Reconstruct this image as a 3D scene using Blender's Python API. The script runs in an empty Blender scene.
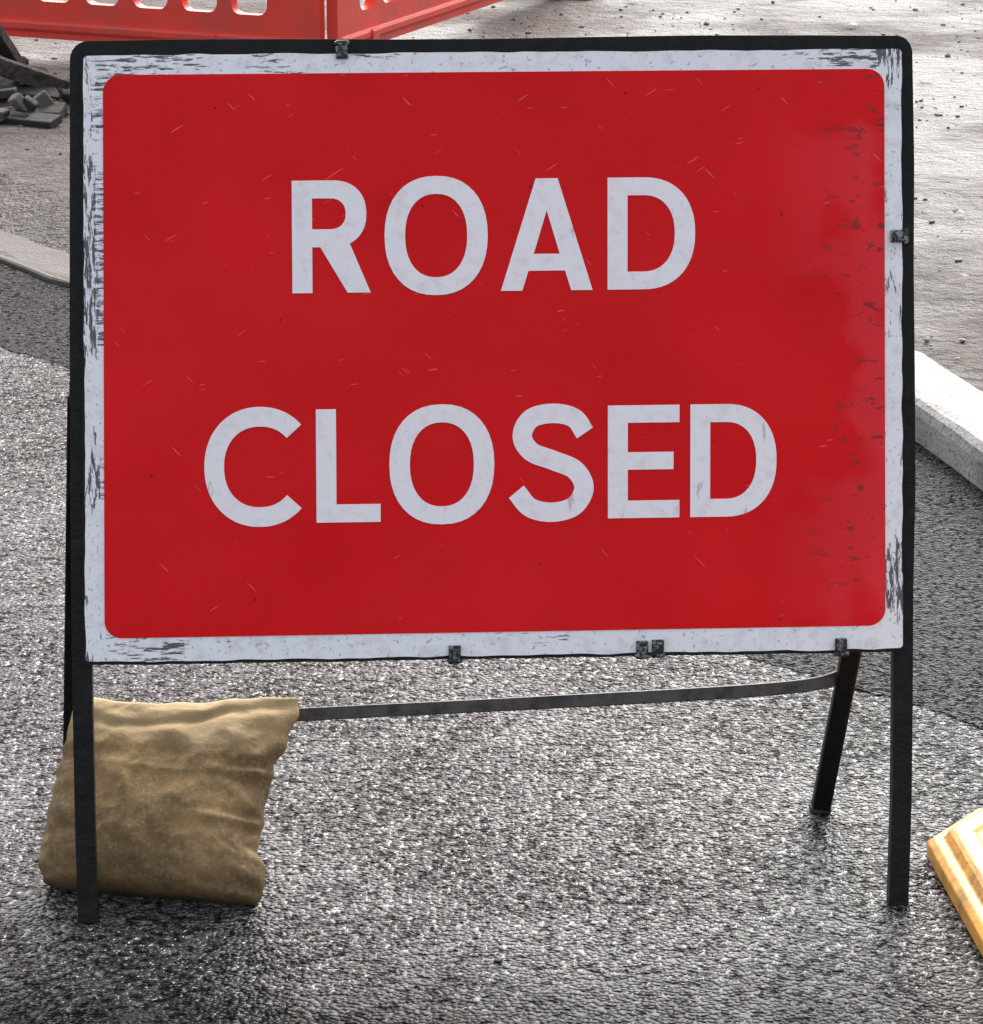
import bpy, bmesh, math, random
from mathutils import Vector, Matrix, noise
random.seed(7)
S = bpy.context.scene
S.view_settings.view_transform = 'Standard'
S.view_settings.look = 'None'
S.view_settings.exposure = 0
R = math.radians

# ---------------------------------------------------------------- materials
class NT:
    def __init__(s, name):
        s.m = bpy.data.materials.new(name); s.m.use_nodes = True
        s.t = s.m.node_tree; s.b = s.t.nodes['Principled BSDF']
        s.co = s.t.nodes.new('ShaderNodeTexCoord').outputs['Object']
    def n(s, typ, ins=None, **kw):
        nd = s.t.nodes.new(typ)
        for k, v in kw.items(): setattr(nd, k, v)
        for k, v in (ins or {}).items():
            s.set(nd.inputs[k], v)
        return nd
    def set(s, inp, v):
        if isinstance(v, bpy.types.NodeSocket): s.t.links.new(v, inp)
        else: inp.default_value = v
    def map(s, scale=(1,1,1), loc=(0,0,0), rot=(0,0,0), vec=None):
        return s.n('ShaderNodeMapping', {'Vector': vec or s.co, 'Scale': scale, 'Location': loc, 'Rotation': rot}).outputs[0]
    def noise(s, scale, detail=3, rough=.55, vec=None, dist=0):
        return s.n('ShaderNodeTexNoise', {'Vector': vec or s.co, 'Scale': scale, 'Detail': detail, 'Roughness': rough, 'Distortion': dist}).outputs['Fac']
    def vor(s, scale, vec=None, feature='F1', out='Distance'):
        return s.n('ShaderNodeTexVoronoi', {'Vector': vec or s.co, 'Scale': scale}, feature=feature).outputs[out]
    def ramp(s, fac, lo, hi, a=0., b=1.):
        return s.n('ShaderNodeMapRange', {'Value': fac, 'From Min': lo, 'From Max': hi, 'To Min': a, 'To Max': b}, clamp=True).outputs[0]
    def math(s, op, a, b=0.):
        nd = s.n('ShaderNodeMath', operation=op); s.set(nd.inputs[0], a); s.set(nd.inputs[1], b); return nd.outputs[0]
    def mix(s, f, a, b):
        nd = s.n('ShaderNodeMix', data_type='RGBA'); s.set(nd.inputs[0], f)
        for i, c in ((6, a), (7, b)):
            s.set(nd.inputs[i], c if isinstance(c, bpy.types.NodeSocket) else (*c, 1))
        return nd.outputs[2]
    def out(s, col=None, rough=None, bump=None, dist=.001, strength=1., metal=None, spec=None):
        if col is not None: s.set(s.b.inputs['Base Color'], col if isinstance(col, bpy.types.NodeSocket) else (*col, 1))
        if rough is not None: s.set(s.b.inputs['Roughness'], rough)
        if metal is not None: s.set(s.b.inputs['Metallic'], metal)
        if spec is not None: s.set(s.b.inputs['Specular IOR Level'], spec)
        if bump is not None:
            bp = s.n('ShaderNodeBump', {'Height': bump, 'Distance': dist, 'Strength': strength})
            s.t.links.new(bp.outputs[0], s.b.inputs['Normal'])
        return s.m

def asphalt(name, c1, c2, wet_lo, wet_hi, chip=150, dist=.004, speck=.5, spec=.6, fore_shade=False):
    a = NT(name)
    vn = a.n('ShaderNodeTexVoronoi', {'Vector': a.co, 'Scale': chip}, voronoi_dimensions='2D')
    v = vn.outputs['Distance']; cell = vn.outputs['Color']
    nz = a.noise(chip*.5, 2, .7); big = a.noise(2.2, 2, .6); mid = a.noise(13, 2, .6)
    h = a.math('ADD', a.math('MULTIPLY', a.ramp(v, .05, .6, 1, 0), .7), a.math('MULTIPLY', nz, 1.8))
    cs = a.n('ShaderNodeSeparateColor', {0: cell})
    h = a.math('ADD', h, a.math('MULTIPLY', cs.outputs[1], .5))
    col = a.mix(a.ramp(mid, .3, .7), c1, c2)
    col = a.mix(a.math('MULTIPLY', a.ramp(cs.outputs[0], .72, .98), speck), col, (.30, .29, .28))
    w = a.math('ADD', a.math('MULTIPLY', big, .6), a.math('MULTIPLY', mid, .4))
    # pits: dark and non-reflective; their density drifts over the surface
    pn = a.math('ADD', nz, a.ramp(w, .38, .62, -.045, .035))
    col = a.mix(a.ramp(pn, .39, .53, .96, 0), col, (.004, .004, .005))
    rough = a.ramp(w, .38, .62, wet_lo, wet_hi)
    pit = a.ramp(pn, .39, .53, .06, 1)
    sp = a.math('MULTIPLY', pit, spec)
    if fore_shade:   # shade before the sign and round the sandbag, painted into colour and specular
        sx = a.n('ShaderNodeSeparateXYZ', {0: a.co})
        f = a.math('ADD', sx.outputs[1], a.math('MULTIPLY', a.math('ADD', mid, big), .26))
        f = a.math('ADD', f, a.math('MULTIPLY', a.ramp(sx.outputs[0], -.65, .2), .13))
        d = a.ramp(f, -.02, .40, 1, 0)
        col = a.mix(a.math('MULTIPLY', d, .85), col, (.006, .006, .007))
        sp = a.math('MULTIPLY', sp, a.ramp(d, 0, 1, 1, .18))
    a.set(a.b.inputs['Specular IOR Level'], sp)
    return a.out(col, rough, h, dist, 1.)

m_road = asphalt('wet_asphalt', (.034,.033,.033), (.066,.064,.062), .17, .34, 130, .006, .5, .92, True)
m_band = asphalt('fresh_asphalt', (.007,.007,.007), (.016,.0145,.014), .35, .55, 150, .005, .08, .13)

a = NT('muddy_footway')
n1 = a.noise(1.3, 4, .6); n2 = a.noise(14, 4, .7); n3 = a.noise(90, 2, .7)
col = a.mix(a.ramp(n1, .35, .65), (.053,.043,.038), (.100,.082,.073))
col = a.mix(a.ramp(n2, .42, .70, 0, .85), col, (.020,.016,.014))
col = a.mix(a.ramp(n3, .58, .72, 0, .5), col, (.24,.22,.20))
m_verge = a.out(col, a.ramp(n1, .4, .6, .35, .75), a.math('ADD', n2, a.math('MULTIPLY', n3, .3)), .035, 1., spec=.26)

a = NT('kerb_concrete')
n1 = a.noise(6, 4, .65); n2 = a.noise(120, 2, .6)
xx = a.n('ShaderNodeSeparateXYZ', {0: a.co}).outputs[0]
col = a.mix(a.ramp(n1, .35, .7), (.44,.42,.40), (.20,.185,.17))
col = a.mix(a.ramp(n2, .53, .66, 0, .65), col, (.09,.08,.072))
col = a.mix(a.ramp(xx, -.6, .6, .92, 0), col, (.075,.061,.054))
m_kerb = a.out(col, .6, a.math('ADD', n1, a.math('MULTIPLY', n2, .3)), .008, spec=.3)

# sign materials (object coords = sign local x, y, z)
a = NT('sign_white_border')
sx = a.noise(1, 3, .75, a.map((30, 30, 230))); sy = a.noise(1, 3, .75, a.map((230, 20, 34), (3,1,0)))
cl = a.noise(7, 2, .6, a.map((1,1,1),(5,2,1)))
sep = a.n('ShaderNodeSeparateXYZ', {0: a.co})
side = a.ramp(a.math('ABSOLUTE', sep.outputs[0]), .466, .474)
sc = a.n('ShaderNodeMix', {0: side, 2: sx, 3: sy}, data_type='FLOAT').outputs[0]
thr = a.math('ADD', sc, a.ramp(cl, .44, .62, -.12, .11))
thr = a.math('ADD', thr, a.math('MULTIPLY', side, .025))
scuff = a.ramp(thr, .60, .65, 0, .92)
dirt = a.noise(40, 3, .7)
fine = a.ramp(a.noise(170, 2, .6), .62, .70, 0, .55)
col = a.mix(a.ramp(dirt, .48, .78, 0, .5), (.90,.90,.95), (.42,.42,.42))
col = a.mix(fine, col, (.2,.2,.21))
col = a.mix(scuff, col, (.025,.025,.03))
m_white = a.out(col, .4, a.math('ADD', dirt, a.noise(7, 2)), .001)

a = NT('sign_white_letters')
dirt = a.noise(55, 3, .75); sc = a.noise(1, 3, .7, a.map((60, 60, 12), rot=(0,.6,0)))
col = a.mix(a.ramp(dirt, .50, .80, 0, .45), (.94,.90,.94), (.62,.48,.50))
col = a.mix(a.ramp(sc, .66, .72, 0, .5), col, (.35,.2,.2))
m_letter = a.out(col, .38)

a = NT('sign_red_sheeting')
n1 = a.noise(5, 3, .6); n2 = a.noise(260, 1, .6)
col = a.mix(a.ramp(n1, .3, .7), (.79,.0035,.008), (.69,.003,.006))
col = a.mix(a.ramp(n2, .55, .75, 0, .15), col, (.45,.01,.01))
def scratch(rot, sc, lo, seed):
    r1 = a.map((1,1,1), (seed,0,seed), (0, rot, 0))
    k = a.noise(1, 1, .5, a.map(sc, vec=r1, loc=(seed,0,seed)))
    return a.ramp(k, lo, lo+.02)
s1 = scratch(.55, (16, 1, 330), .775, 3.1); s2 = scratch(-.8, (22, 1, 380), .775, 8.4); s4 = scratch(.1, (30, 1, 300), .775, 5.7)
s3 = a.ramp(a.vor(22), .025, .045, 1, 0)
col = a.mix(a.math('MULTIPLY', a.math('MAXIMUM', a.math('MAXIMUM', s1, s4), s2), .55), col, (.75,.25,.25))
gate = a.ramp(a.noise(4, 2, .5, a.map((1,1,1),(9,9,9))), .45, .51)
col = a.mix(a.math('MULTIPLY', s3, gate), col, (.06,.01,.01))
smg = a.math('MULTIPLY', a.ramp(a.noise(30, 3, .75), .60, .75), a.ramp(a.noise(3, 2), .48, .62))
col = a.mix(a.math('MULTIPLY', smg, .45), col, (.35,.02,.02))
sepx = a.n('ShaderNodeSeparateXYZ', {0: a.co}).outputs[0]
edge = a.ramp(sepx, .33, .47)
dent_sheen = a.math('MULTIPLY', edge, a.ramp(a.noise(7, 2, .5), .47, .54))  # soft reflections of dents near the right edge, painted into the red
col = a.mix(a.math('MULTIPLY', dent_sheen, .25), col, (.90,.10,.14))
em = a.math('MULTIPLY', edge, a.ramp(a.noise(1, 3, .7, a.map((35,35,80))), .60, .65))
col = a.mix(a.math('MULTIPLY', em, .75), col, (.14,.03,.03))
m_red = a.out(col, a.ramp(n1, .3, .7, .30, .42), a.noise(3.2, 1, .4), .03, .6, spec=.14)

a = NT('black_painted_steel')
n1 = a.noise(30, 3, .7); n2 = a.noise(200, 2, .6)
col = a.mix(a.ramp(n1, .5, .72), (.005,.005,.006), (.018,.016,.015))
m_black = a.out(col, a.ramp(n1, .3, .7, .35, .6), a.math('ADD', n1, a.math('MULTIPLY', n2,.3)), .002, spec=.2)

a = NT('weathered_grey_steel')
n1 = a.noise(40, 3, .7)
col = a.mix(a.ramp(n1, .42, .65), (.09,.082,.08), (.035,.030,.028))
m_steel = a.out(col, .42, n1, .001, metal=.3)

a = NT('clip_metal')
n1 = a.noise(150, 2, .7)
m_clip = a.out(a.mix(a.ramp(n1, .45, .6), (.02,.02,.022), (.22,.22,.23)), .35, n1, .001, metal=.5)

a = NT('sandbag_fabric')
n1 = a.noise(9, 4, .65); n2 = a.noise(38, 3, .7); n3 = a.noise(160, 2, .7)
wv = a.math('ADD', a.n('ShaderNodeTexWave', {'Vector': a.co, 'Scale': 150.}, bands_direction='X').outputs[1],
            a.n('ShaderNodeTexWave', {'Vector': a.co, 'Scale': 150.}, bands_direction='Z').outputs[1])
z = a.n('ShaderNodeSeparateXYZ', {0: a.co}).outputs[2]
col = a.mix(a.ramp(n1, .35, .60), (.30,.195,.085), (.15,.095,.043))
col = a.mix(a.ramp(n2, .47, .72, 0, .6), col, (.075,.049,.025))
col = a.mix(a.ramp(n3, .52, .75, 0, .45), col, (.42,.30,.15))
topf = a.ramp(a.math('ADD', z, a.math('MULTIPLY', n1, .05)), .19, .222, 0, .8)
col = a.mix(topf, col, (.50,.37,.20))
lowf = a.ramp(a.math('ADD', z, a.math('MULTIPLY', n1, .10)), .045, .09, .85, 0)  # fabric darker towards the bottom of the bag
col = a.mix(lowf, col, (.040,.027,.015))
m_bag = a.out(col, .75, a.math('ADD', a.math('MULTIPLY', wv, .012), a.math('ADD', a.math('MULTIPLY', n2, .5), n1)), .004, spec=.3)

a = NT('yellow_plastic')
n1 = a.noise(18, 3, .7); n2 = a.noise(300, 2)
col = a.mix(a.ramp(n1, .48, .70), (.80,.38,.06), (.38,.19,.045))
m_yellow = a.out(col, .42, a.math('ADD', n1, a.math('MULTIPLY', n2, .2)), .003)

a = NT('red_barrier_plastic')
n1 = a.noise(5, 3, .7)
m_barrier = a.out(a.mix(a.ramp(n1, .4, .75), (.80,.055,.035), (.55,.07,.05)), .42, a.noise(8), .004)

a = NT('old_timber')
n1 = a.noise(1, 3, .7, a.map((6, 40, 40)))
m_timber = a.out(a.mix(a.ramp(n1, .35, .65), (.020,.016,.014), (.08,.066,.056)), .7, n1, .01)

a = NT('broken_stone')
oi = a.noise(3, 2); n1 = a.noise(30, 3, .7)
m_stone = a.out(a.mix(a.ramp(oi, .35, .65), (.05,.044,.040), (.22,.20,.185)), .65, n1, .01)
a = NT('dark_rubber'); n1 = a.noise(50, 3)
m_rubber = a.out(a.mix(n1, (.012,.012,.012), (.03,.028,.026)), .65, n1, .003)

# ---------------------------------------------------------------- helpers
def mesh_obj(name, verts, faces, mat, parent=None, smooth=False):
    me = bpy.data.meshes.new(name); me.from_pydata([tuple(v) for v in verts], [], faces); me.update()
    o = bpy.data.objects.new(name, me); S.collection.objects.link(o)
    if mat: me.materials.append(mat)
    if smooth:
        for p in me.polygons: p.use_smooth = True
    if parent: o.parent = parent
    return o
def recalc(o):
    bm = bmesh.new(); bm.from_mesh(o.data); bmesh.ops.recalc_face_normals(bm, faces=bm.faces); bm.to_mesh(o.data); bm.free(); return o
def empty(name, loc=(0,0,0), rz=0):
    e = bpy.data.objects.new(name, None); e.location = loc; e.rotation_euler = (0,0,rz)
    S.collection.objects.link(e); return e
def bevel(o, w, seg=2):
    b = o.modifiers.new('bev', 'BEVEL'); b.width = w; b.segments = seg; b.limit_method = 'ANGLE'; return o
def catmull(P, n=8):
    P = [Vector(p) for p in P]; out = []
    Q = [2*P[0]-P[1]] + P + [2*P[-1]-P[-2]]
    for i in range(1, len(Q)-2):
        p0,p1,p2,p3 = Q[i-1:i+3]
        for k in range(n):
            t = k/n
            out.append(.5*((2*p1)+(-p0+p2)*t+(2*p0-5*p1+4*p2-p3)*t*t+(-p0+3*p1-3*p2+p3)*t**3))
    out.append(P[-1]); return out
def sweep(name, pts, w, d, side, mat, parent=None, bev=.002):
    pts = [Vector(p) for p in pts]; side = Vector(side).normalized(); V=[]; F=[]
    for i,p in enumerate(pts):
        t = (pts[min(i+1,len(pts)-1)]-pts[max(i-1,0)]).normalized()
        a_ = t.cross(side).normalized(); b_ = a_.cross(t).normalized()
        for sx_,sy_ in ((-1,-1),(1,-1),(1,1),(-1,1)):
            V.append(p+a_*sx_*w/2+b_*sy_*d/2)
    for i in range(len(pts)-1):
        for k in range(4):
            F.append((i*4+k, i*4+(k+1)%4, i*4+4+(k+1)%4, i*4+4+k))
    F.append((3,2,1,0)); n=(len(pts)-1)*4; F.append((n,n+1,n+2,n+3))
    return bevel(recalc(mesh_obj(name, V, F, mat, parent)), bev)
def filled(name, loops, extrude, tf, mat, parent=None):
    cu = bpy.data.curves.new(name+'_c', 'CURVE'); cu.dimensions = '2D'; cu.fill_mode = 'BOTH'; cu.extrude = extrude
    for L in loops:
        sp = cu.splines.new('POLY'); sp.points.add(len(L)-1)
        for i,(x,y) in enumerate(L): sp.points[i].co = (x,y,0,1)
        sp.use_cyclic_u = True
    tmp = bpy.data.objects.new('tmp', cu); S.collection.objects.link(tmp)
    dg = bpy.context.evaluated_depsgraph_get(); dg.update()
    me = bpy.data.meshes.new_from_object(tmp.evaluated_get(dg)); bpy.data.objects.remove(tmp)
    me.name = name
    for v in me.vertices: v.co = tf(v.co.x, v.co.y, v.co.z)
    me.materials.clear(); me.materials.append(mat)
    o = bpy.data.objects.new(name, me); S.collection.objects.link(o)
    if parent: o.parent = parent
    return o
def join(objs, name, parent=None):
    dg = bpy.context.evaluated_depsgraph_get(); bm = bmesh.new(); mats=[]
    for o in objs:
        me = bpy.data.meshes.new_from_object(o.evaluated_get(dg)); 
        me.transform(o.matrix_basis)
        idx=[]
        for m in me.materials:
            if m not in mats: mats.append(m)
            idx.append(mats.index(m))
        for p in me.polygons: p.material_index = idx[p.material_index] if idx else 0
        bm.from_mesh(me)
    me = bpy.data.meshes.new(name); bm.to_mesh(me); bm.free()
    for m in mats: me.materials.append(m)
    for o in objs: bpy.data.objects.remove(o)
    r = bpy.data.objects.new(name, me); S.collection.objects.link(r)
    if parent: r.parent = parent
    return r
def box(name, c, s, mat, rot=(0,0,0), bev=.003, parent=None):
    V=[Vector((x*s[0]/2,y*s[1]/2,z*s[2]/2)) for z in(-1,1) for y in(-1,1) for x in(-1,1)]
    F=[(0,2,3,1),(4,5,7,6),(0,1,5,4),(2,6,7,3),(0,4,6,2),(1,3,7,5)]
    o=mesh_obj(name,V,F,mat,parent); o.location=c; o.rotation_euler=rot
    return bevel(o,bev)

# ---------------------------------------------------------------- ground
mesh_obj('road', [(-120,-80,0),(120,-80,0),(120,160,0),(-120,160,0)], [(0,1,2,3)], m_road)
K = [(-8,13.5),(-4,7.8),(-2.2,5.2),(-1.148,3.685),(-.93,3.40),(-.4,3.08),(.2,2.95),(.55,2.76),(.705,2.49),(.787,2.16),(.869,1.81),(.96,1.3),(1.1,.4),(1.3,-1),(1.6,-4)]
Kc = [Vector((p.x,p.y,0)) for p in catmull([(x,y,0) for x,y in K], 12)]
def khf(p):   # upstand: dropped kerb on the left, full height on the right
    t=max(0,min(1,(p.x+.5)/.9)); t=t*t*(3-2*t); return .012+.066*t
def offs(P, d):
    out=[]
    for i,p in enumerate(P):
        t=(P[min(i+1,len(P)-1)]-P[max(i-1,0)]).normalized(); out.append(p+Vector((-t.y,t.x,0))*d)
    return out
KT = .140
Ko = offs(Kc, KT-.005); Ko2 = offs(Kc, .35)
n=len(Kc)
V=[(p.x,p.y,khf(p)-.006) for p in Ko]+[(p.x,p.y,.062) for p in Ko2]
rings=[.4,1,2.5,6,14,35,110]
for r_ in rings:
    for i,p in enumerate(Ko2):
        an=R(110-170*i/(n-1)); V.append((p.x+r_*math.cos(an),p.y+r_*math.sin(an),.062))
F=[(k*n+i,k*n+i+1,(k+1)*n+i+1,(k+1)*n+i) for k in range(len(rings)+1) for i in range(n-1)]
mesh_obj('muddy_footway', V, F, m_verge)
Lc = catmull([(x,y,0) for x,y in [(-8,11.8),(-4,6.6),(-2.2,4.3),(-1.029,2.883),(-.858,2.69),(-.3,1.95),(.375,.97),(.592,.755),(.696,.642),(.9,.38),(1.02,-.2),(1.15,-1),(1.45,-4)]], 24)
Lc2=[]
for i,p in enumerate(Lc):
    j = noise.noise(Vector((p.x*9,p.y*9,0)))*.014+noise.noise(Vector((p.x*45,p.y*45,0)))*.010
    Lc2.append((p.x+j,p.y+j,.001))
V = Lc2+[(p.x,p.y,.001) for p in reversed(Kc)]
mesh_obj('asphalt_patch', V, [tuple(range(len(V)))], m_band)

acc=[0]
for i in range(1,len(Kc)): acc.append(acc[-1]+(Kc[i]-Kc[i-1]).length)
def at(s):
    s=max(0,min(s,acc[-1]-1e-4))
    for i in range(1,len(acc)):
        if acc[i]>=s:
            t=(s-acc[i-1])/(acc[i]-acc[i-1]); return Kc[i-1].lerp(Kc[i],t), (Kc[i]-Kc[i-1]).normalized()
V=[];F=[]; s=0.22
while s<acc[-1]-.9:
    L=.9; base=len(V); dz=random.uniform(-.002,.002); N=9
    for k in range(N+1):
        p,t=at(s+.003+(L-.006)*k/N); nrm=Vector((-t.y,t.x,0)); h=khf(p)
        for o_,z_ in [(0,-.05),(0,h*.62),(.004,h*.84),(.014,h-.003),(.03,h),(KT,h),(KT,-.05)]:
            j=noise.noise(Vector((p.x*14,p.y*14,z_*40+o_*30)))*.004
            V.append(p+nrm*(o_+j)+Vector((0,0,z_+dz+j)))
    n=7
    for k in range(N):
        for q in range(n-1):
            F.append((base+k*n+q, base+(k+1)*n+q, base+(k+1)*n+q+1, base+k*n+q+1))
    F.append(tuple(base+q for q in range(n))); F.append(tuple(base+N*n+q for q in reversed(range(n))))
    s+=L
recalc(mesh_obj('kerb',V,F,m_kerb))

def stones(name, spots, mat):
    bm=bmesh.new()
    for (x,y,z,r) in spots:
        g=bmesh.ops.create_icosphere(bm,subdivisions=1,radius=r)
        sc=Vector((random.uniform(.7,1.4),random.uniform(.7,1.3),random.uniform(.4,.8)))
        M=Matrix.Rotation(random.random()*6.28,3,'Z')
        for v in g['verts']:
            c=Vector((v.co.x*sc.x,v.co.y*sc.y,v.co.z*sc.z))*(1+random.uniform(-.22,.22))
            c=M@c; v.co=c+Vector((x,y,z+r*.3))
    me=bpy.data.meshes.new(name);bm.to_mesh(me);bm.free();me.materials.append(mat)
    o=bpy.data.objects.new(name,me);S.collection.objects.link(o);return o
def onverge(x,y):
    best=min(range(len(Kc)-1),key=lambda i:(Kc[i]-Vector((x,y,0))).length)
    t=(Kc[best+1]-Kc[best]).normalized(); d=Vector((x,y,0))-Kc[best]
    return (-t.y*d.x+t.x*d.y)
sp=[]
while len(sp)<2200:
    x=random.uniform(-3.2,3.2); y=random.uniform(2,9.5)
    dv=onverge(x,y)
    if dv>.16:
        if x<-.6 and random.random()<.6: continue
        if noise.noise(Vector((x*1.1,y*1.1,3)))+random.uniform(-.45,.45)>0:
            zz=.062 if dv>.35 else khf(Vector((x,y,0)))+(.062-khf(Vector((x,y,0))))*(dv-.14)/.21
            sp.append((x,y,zz,random.choice([.002,.002,.003,.003,.004,.004,.006,.006,.009])))
stones('gravel',sp,m_stone)
sp=[]
for i in range(110):
    sp.append((random.uniform(-1.2,1.2),random.uniform(-.6,2),.002,random.uniform(.0015,.0035)))
sp+=[(.008,-.13,.0,.005),(-.6,1.35,.0,.006),(-.05,.2,.0,.004)]
stones('road_grit',sp,m_rubber)

# ---------------------------------------------------------------- road closed sign
sign = empty('road_closed_sign', (.006,-.001,0), R(2.92))
LAM=R(12.7); SL,CL=math.sin(LAM),math.cos(LAM)
def P(u,l,n=0): return Vector((u+.0085*l, l*SL-n*CL, l*CL+n*SL))
def tf(n0): return lambda x,y,z: P(x,y,n0+z)
def tfp(n0): # plate is a touch wider at the bottom
    def f(x,y,z):
        k=.9965+.0135*(1.0465-y)/.726
        return P(x*k,y,n0+z)
    return f
NV=(0,-CL,SL)
path=[]
hw=.497; ht=.4935; top=1.052; rc=.010
for i in range(9): path.append((-hw+(hw-ht)*i/8-.0045*math.sin(math.pi*(i/8)**.8), i/8*(top-rc)))
for k in range(1,6):
    a_=math.pi-k/6*math.pi/2; path.append((-ht+rc+rc*math.cos(a_), top-rc+rc*math.sin(a_)))
for i in range(0,9): path.append((-ht+rc+(2*ht-2*rc)*i/8, top+.0012*math.sin(i*1.3)))
for k in range(1,6):
    a_=math.pi/2-k/6*math.pi/2; path.append((ht-rc+rc*math.cos(a_), top-rc+rc*math.sin(a_)))
for i in range(9): path.append((ht+(hw-ht)*i/8+.005*math.sin(math.pi*i/8)+.001*math.sin(i*2.1), (top-rc)*(1-i/8)))
sweep('front_frame',[P(u,l,-.0165) for u,l in path],.024,.020,NV,m_black,sign,.004)
def rrect(x0,y0,x1,y1,r,n=8,jit=0):
    L=[]
    for cx,cy,a0 in ((x1-r,y1-r,0),(x0+r,y1-r,90),(x0+r,y0+r,180),(x1-r,y0+r,270)):
        for k in range(n+1):
            a_=R(a0+90*k/n); L.append((cx+r*math.cos(a_),cy+r*math.sin(a_)))
    if jit:
        M=[]
        for i in range(len(L)):
            p,q=Vector(L[i]),Vector(L[(i+1)%len(L)]); d=(q-p).length; m=max(1,int(d/.006))
            for k in range(m):
                c=p.lerp(q,k/m); e=Vector((noise.noise(Vector((c.x*30,c.y*30,1))),noise.noise(Vector((c.x*30,c.y*30,9)))))*jit
                M.append((c.x+e.x,c.y+e.y))
        L=M
    return L
filled('backing_plate',[rrect(-.494,.3165,.4945,1.049,.006,jit=.001)],.0025,tfp(-.0032),m_black,sign)
filled('white_border',[rrect(-.4905,.3205,.4925,1.0465,.005,jit=.0018)],.0004,tfp(0),m_white,sign)
filled('red_panel',[rrect(-.4675,.3492,.4715,1.0231,.021,12)],.0003,tfp(.0011),m_red,sign)
for l in (.50,.87):
    sweep('rear_channel_%d'%(l*100),[P(-.485,l,-.012),P(.485,l,-.012)],.03,.010,NV,m_steel,sign)

H=113
def sell(cx,cy,rx,ry,a0,a1,n=40,p=2.25):
    out=[]
    for k in range(n+1):
        a_=R(a0+(a1-a0)*k/n); c,s_=math.cos(a_),math.sin(a_)
        out.append((cx+rx*math.copysign(abs(c)**(2/p),c), cy+ry*math.copysign(abs(s_)**(2/p),s_)))
    return out
def stroke(C,hw_):
    C=[Vector((*c,)) for c in C]; A=[];B=[]
    for i,p in enumerate(C):
        t=(C[min(i+1,len(C)-1)]-C[max(i-1,0)]).normalized(); n_=Vector((-t.y,t.x))
        A.append(tuple(p+n_*hw_)); B.append(tuple(p-n_*hw_))
    return A+B[::-1]
def O(w): return [sell(w/2,H/2,w/2,60,0,360)[:-1], sell(w/2,H/2,w/2-20.5,60-18,0,360)[:-1]]
def D(w):
    st=20; k=36
    return [[(0,0)]+sell(k,H/2,w-k,H/2,-90,90,30)+[(0,H)], [(st,18)]+sell(k,H/2,w-k-20.5,H/2-18,-90,90,30)+[(st,H-18)]]
def Rr(w):
    o=[(0,0),(0,H),(40,H)]+sell(40,H-33.5,34,33.5,90,-62,24)+[(w,0),(w-23,0),(28,H-67),(20,H-67),(20,0)]
    i=[(20,H-18)]+[(38,H-18)]+sell(38,H-33.5,15.5,15.5,90,-90,16)+[(38,H-49),(20,H-49)]
    return [o,i]
def A(w):
    m=w/2; k=(m-11)/H
    yb,yt=20,37; ap=(w-42)/2/k
    return [[(0,0),(m-11,H),(m+11,H),(w,0),(w-21.5,0),(w-21.5-k*yb,yb),(21.5+k*yb,yb),(21.5,0)],
            [(21.5+k*yt,yt),(w-21.5-k*yt,yt),(m,ap)]]
def Lt(w): return [[(0,0),(0,H),(20,H),(20,18),(w,18),(w,0)]]
def E(w): return [[(0,0),(0,H),(w,H),(w,H-17.5),(20,H-17.5),(20,66),(w-6,66),(w-6,48.5),(20,48.5),(20,17.5),(w,17.5),(w,0)]]
def C(w): return [stroke(sell(55,H/2,45.5,50,43,317,60,2.15),9.8)]
def Ss(w):
    pts=catmull([(x,y,0) for x,y in [(77,86),(66,101),(45,106),(23,101),(14,84),(23,68),(45,59),(67,49),(76,31),(66,13),(44,7),(22,12),(8,28)]],8)
    return [stroke([(p.x,p.y) for p in pts],9.7)]
rows=[('ROAD',.7616,.1342,494,831.6,[('R',Rr,292,370),('O',O,384,487),('A',A,500,592),('D',D,607,695)]),
      ('CLOSED',.4854,.1366,495,829,[('C',C,205,302),('L',Lt,316,380),('O',O,389,494),('S',Ss,508,594),('E',E,608,680),('D',D,691,778)])]
for word,l0,h,c0,k,ls in rows:
    for i,(ch,fn,x0,x1) in enumerate(ls):
        u0=(x0-c0)/k; sc=h/H
        loops=[[(u0+x/k, l0+y*sc) for x,y in lp] for lp in fn(x1-x0)]
        filled('letter_%s_%s_%d'%(word.lower(),ch,i),loops,.0003,tf(.0021),m_letter,sign)

def clip(name,u,l,ang):
    parts=[]
    M=Matrix.Rotation(ang,4,'Z')
    def b(c,s):
        V=[];
        for z in(-1,1):
            for y in(-1,1):
                for x in(-1,1):
                    q=M@Vector((c[0]+x*s[0]/2,c[1]+y*s[1]/2,0)); V.append(P(u+q.x,l+q.y,c[2]+z*s[2]/2))
        F=[(0,2,3,1),(4,5,7,6),(0,1,5,4),(2,6,7,3),(0,4,6,2),(1,3,7,5)]
        parts.append(bevel(recalc(mesh_obj('p',V,F,m_clip)),.0015))
    b((0,.006,.0045),(.015,.017,.003)); b((0,-.006,-.009),(.015,.004,.032)); b((0,.010,.0075),(.010,.004,.004)); b((-.005,.001,.007),(.003,.012,.003)); b((0,-.004,.0065),(.019,.005,.003))
    bpy.context.view_layer.update()
    join(parts,name,sign)
clip('clip_top',-.182,1.054,R(180)); clip('clip_bottom_1',-.050,.3195,0); clip('clip_bottom_2',.178,.3215,0)
clip('clip_bottom_3',.197,.3225,0); clip('clip_bottom_4',.421,.3205,0); clip('clip_side',.4925,.822,R(90))

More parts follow.
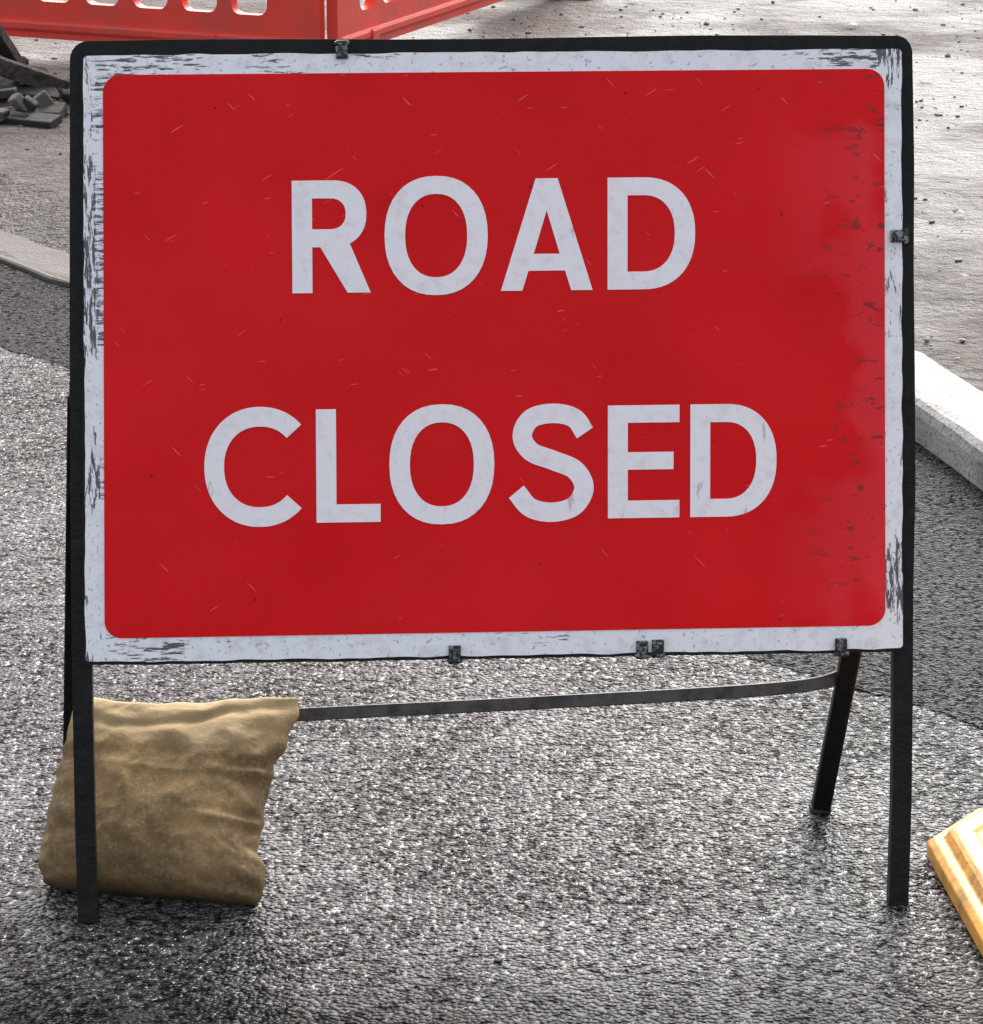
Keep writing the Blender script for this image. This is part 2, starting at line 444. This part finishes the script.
SM=(Matrix.Translation((.006,-.001,0))@Matrix.Rotation(R(2.92),4,'Z')).inverted()
W=lambda x,y,z: SM@Vector((x,y,z))
lt,lb=(-.5035,.152,.620),(-.549,.2635,0)
rt,rb=(.498,.190,.632),(.434,.332,0)
sweep('rear_leg_left',[W(*lt),W(*lb)],.018,.022,(0,-1,.2),m_black,sign,.003)
sweep('rear_leg_right',[W(*rt),W(.462,.267,.26),W(*rb)],.025,.018,(0,-1,.2),m_black,sign,.003)
br=[(-.541,.242,.150),(-.3,.247,.166),(0,.258,.178),(.25,.272,.187),(.36,.277,.193),(.42,.279,.200),(.456,.287,.209)]
sweep('rear_crossbar',[W(p.x,p.y,p.z) for p in catmull(br,5)],.017,.007,(0,-1,.25),m_steel,sign,.0015)
for nm,c in (('hinge_left',lt),('hinge_right',rt)):
    q=W(*c); box(nm,(q.x,q.y-.004,q.z),(.012,.026,.036),m_black,parent=sign,rot=(-.2,0,0))
for nm,c in (('foot_rear_left',lb),('foot_rear_right',rb)):
    q=W(*c); box(nm,(q.x,q.y,q.z+.005),(.028,.022,.010),m_rubber,parent=sign)

# ---------------------------------------------------------------- sandbag
def interp(T,t):
    for (a0,b0),(a1,b1) in zip(T,T[1:]):
        if t<=a1: 
            k=(t-a0)/(a1-a0); k=k*k*(3-2*k); return b0+(b1-b0)*k
    return T[-1][1]
LX=[(0,-.535),(.05,-.558),(.14,-.565),(.38,-.556),(.6,-.546),(.8,-.535),(.94,-.529),(1,-.514)]
RX=[(0,-.288),(.05,-.282),(.18,-.279),(.25,-.290),(.33,-.286),(.5,-.281),(.65,-.272),(.8,-.256),(.95,-.242),(1,-.243)]
NS,NTt=110,100; V=[];F=[]
def bagp(s,t,side):
    x=interp(LX,t)*(1-s)+interp(RX,t)*s
    v=t*.270; sl=R(41)
    y0=.027+.050*(1-s)*(1-t)
    es=(1-abs(2*s-1)**3.2)**.6; et=(1-abs(2*t-1)**4)**.5
    th=(.050*(1-t)**.7+.015)*es*et+.002
    N_=lambda a,b,c: noise.noise(Vector((a,b,c)))
    wx=s+.15*N_(t*3,s*2,4); 
    wr=N_(wx*4,t*1.8,side*3)*.009+N_(wx*8,t*4,side*3+5)*.003+(abs(N_(s*4+t*5,t*4-s*3,2))-.25)*-.006
    wr+=N_(s*22,t*18,8)*.001
    wr+=-.006*math.exp(-((t-.90+.04*math.sin(s*5))/.03)**2)*(side>0)
    wr+=.010*math.exp(-(1-s)/.11)*math.sin(t*44+N_(t*5,0,0)*6)*(1.3-t)
    wr+=.004*math.exp(-s/.10)*math.sin(t*33+2)
    wr+=.006*math.exp(-t/.08)*math.sin(s*30+N_(s*4,1,0)*5)
    th+=wr*min(1,es*1.6)*min(1,et*1.6)
    y=y0+v*math.sin(sl)-th*math.cos(sl)*side
    z=v*math.cos(sl)+th*math.sin(sl)*side
    z+=(.004*math.sin(s*6+2.4)+.003*N_(s*8,0,3))*t
    x+=.004*N_(t*14,s*3,7)
    y+=.003*N_(s*10,t*3,9)
    return Vector((x,y,max(z,.001+.003*t)))
for side in(1,-1):
    for j in range(NTt+1):
        for i in range(NS+1): V.append(bagp(i/NS,j/NTt,side))
q=(NS+1)*(NTt+1)
for j in range(NTt):
    for i in range(NS):
        a_=j*(NS+1)+i; F.append((a_,a_+1,a_+NS+2,a_+NS+1)); F.append((q+a_,q+a_+NS+1,q+a_+NS+2,q+a_+1))
for j in range(NTt):
    a_,b_=j*(NS+1),(j+1)*(NS+1); F.append((a_,b_,q+b_,q+a_)); a_+=NS;b_+=NS; F.append((a_,q+a_,q+b_,b_))
for i in range(NS):
    F.append((i,q+i,q+i+1,i+1)); k=NTt*(NS+1)+i; F.append((k,k+1,q+k+1,q+k))
recalc(mesh_obj('sandbag',V,F,m_bag,smooth=True))

# ---------------------------------------------------------------- yellow block with chamfered corner and stepped edge
yb=empty('yellow_trench_cover',(.555,.185,0),R(5))
OUT=[(0,0),(.085,.095),(.40,.095),(.46,.03),(.46,-.50),(.40,-.56),(.06,-.56),(0,-.50)]
def inset(P_,d):
    n=len(P_); out=[]
    for i in range(n):
        a_,b_,c_=Vector(P_[i-1]),Vector(P_[i]),Vector(P_[(i+1)%n])
        e1=(b_-a_).normalized(); e2=(c_-b_).normalized()
        n1_=Vector((e1.y,-e1.x)); n2_=Vector((e2.y,-e2.x)); m=(n1_+n2_); m=m/(m.length_squared)*2
        out.append(tuple(b_+m*d))
    return out
levels=[(0,0),(0,.020),(.008,.027),(.020,.028),(.026,.039),(.032,.043),(.054,.043),(.060,.038),(.072,.038)]
V=[];F=[];n=len(OUT)
for d,z in levels:
    V+=[(x,y,z) for x,y in inset(OUT,d)]
for k in range(len(levels)-1):
    for i in range(n): F.append((k*n+i,k*n+(i+1)%n,(k+1)*n+(i+1)%n,(k+1)*n+i))
F.append(tuple(range(n))); F.append(tuple((len(levels)-1)*n+i for i in range(n)))
bevel(recalc(mesh_obj('block_body',V,F,m_yellow,yb)),.002,3)
for i in range(3):
    box('raised_rib_%d'%i,(.23,-.08-i*.15,.039),(.22,.018,.008),m_yellow,rot=(0,0,.5),bev=.003,parent=yb)

# ---------------------------------------------------------------- barriers
def barrier(a0,a1,name,fx,fl=.40):
    a0=Vector(a0);a1=Vector(a1);d=(a1-a0);L=d.length;ang=math.atan2(d.y,d.x)
    e=empty(name,(a0.x,a0.y,.062),ang)
    loops=[rrect(0,.062,L,.99,.03)]
    pitch=.172; n=int((L-.16)/pitch); st=(L-n*pitch)/2+.025
    for i in range(n):
        x=st+i*pitch
        loops.append(rrect(x,.178,x+.122,.40,.03,5))
    loops.append(rrect(.12,.47,L-.12,.50,.012,4))
    p=filled('panel',loops,.018,lambda x,y,z: Vector((x,-z,y)),m_barrier,e); bevel(p,.004)
    for z in(.100,.435,.93):
        box('rail_%d'%(z*100),(L/2,0,z),(L-.04,.056,.035),m_barrier,parent=e,bev=.010)
    for x in fx:
        box('foot_%d'%(x*100),(x,0,.035),(.09,fl,.07),m_rubber,parent=e,bev=.015)
        box('foot_post_%d'%(x*100),(x,0,.085),(.05,.07,.06),m_barrier,parent=e,bev=.006)
    return e
barrier((-2.36,6.80),(-.51,5.98),'road_barrier',(.35,1.65))
barrier((-.48,5.99),(.27,7.84),'road_barrier',(.25,1.95),.26)

parts=[]
specs=[(-1.50,5.55,.10,.50,.10,.03,.3,.15),(-1.42,5.42,.085,.42,.09,.035,-.5,.1),(-1.36,5.62,.13,.36,.05,.05,1.0,.35),(-1.62,5.35,.09,.55,.12,.025,.1,-.1),
 (-1.33,5.30,.078,.26,.07,.03,-.2,0),(-1.50,5.72,.16,.42,.08,.03,-.9,.45),(-1.75,5.5,.12,.5,.1,.04,.8,.2),(-1.42,5.75,.17,.30,.04,.04,1.4,.6),(-1.95,5.7,.12,.6,.12,.04,.2,.1),
 (-1.30,5.18,.075,.22,.06,.025,-.5,0)]
for i,(x,y,z,l,w,t,rz,ry) in enumerate(specs):
    parts.append(box('pl',(x,y,z),(l,w,t),m_timber if i%3 else m_rubber,rot=(random.uniform(-.3,.3),ry,rz),bev=.004))
for i in range(110):
    s=random.uniform(.012,.045)
    parts.append(box('ch',(random.uniform(-2.0,-1.2),random.uniform(5.15,6.2),.062+s*.4),(s*random.uniform(1,4),s,s*.7),random.choice([m_timber,m_timber,m_stone,m_rubber]),rot=(random.random()*3,random.random()*1,random.random()*3),bev=.006))
bpy.context.view_layer.update()
join(parts,'timber_debris')

V=[];F=[]
for (x,y,s) in [(1.05,5.1,.03),(1.30,5.9,.035),(1.12,3.9,.02),(.98,4.6,.018),(1.02,3.2,.02),(-1.15,4.6,.015),(.5,7.6,.03),(1.2,7.0,.03),(1.35,4.3,.02)]:
    b=len(V); n=7
    for k in range(n):
        a_=k/n*6.28; r=s*random.uniform(.5,1.1); V.append((x+r*math.cos(a_),y+r*math.sin(a_)*.6,.07+random.uniform(0,.012)))
    V.append((x,y,.082)); F+= [(b+k,b+(k+1)%n,b+n) for k in range(n)]
a=NT('pale_leaf'); mlf=a.out(a.mix(a.noise(30), (.5,.46,.38),(.3,.26,.2)),.6)
mesh_obj('leaf_litter',V,F,mlf)

# ---------------------------------------------------------------- light
SUN_EL=R(44); AZ=R(14)
w=bpy.data.worlds.new('World'); S.world=w; w.use_nodes=True; nt=w.node_tree
bg=nt.nodes['Background']; sky=nt.nodes.new('ShaderNodeTexSky'); sky.sky_type='NISHITA'; sky.sun_disc=False
sky.sun_elevation=SUN_EL; sky.sun_rotation=AZ; sky.dust_density=5; sky.air_density=1.0; sky.ozone_density=1
hs=nt.nodes.new('ShaderNodeHueSaturation'); hs.inputs['Saturation'].default_value=.32; hs.inputs['Value'].default_value=2.5
nt.links.new(sky.outputs[0],hs.inputs['Color']); nt.links.new(hs.outputs[0],bg.inputs[0]); bg.inputs[1].default_value=.15
sd=bpy.data.lights.new('sun','SUN'); sd.energy=1.45; sd.angle=R(12); sd.color=(1,.97,.93)
so=bpy.data.objects.new('sun',sd); S.collection.objects.link(so)
dirv=Vector((math.sin(AZ)*math.cos(SUN_EL),math.cos(AZ)*math.cos(SUN_EL),math.sin(SUN_EL)))
so.rotation_euler=dirv.to_track_quat('Z','Y').to_euler(); so.location=dirv*30

# ---------------------------------------------------------------- camera
cd=bpy.data.cameras.new('camera'); cd.sensor_fit='VERTICAL'; cd.sensor_height=24; cd.lens=74.06; cd.clip_end=500
co=bpy.data.objects.new('camera',cd); S.collection.objects.link(co)
co.location=(0,-3.546,1.6); co.rotation_euler=(R(90-17),0,0); S.camera=co
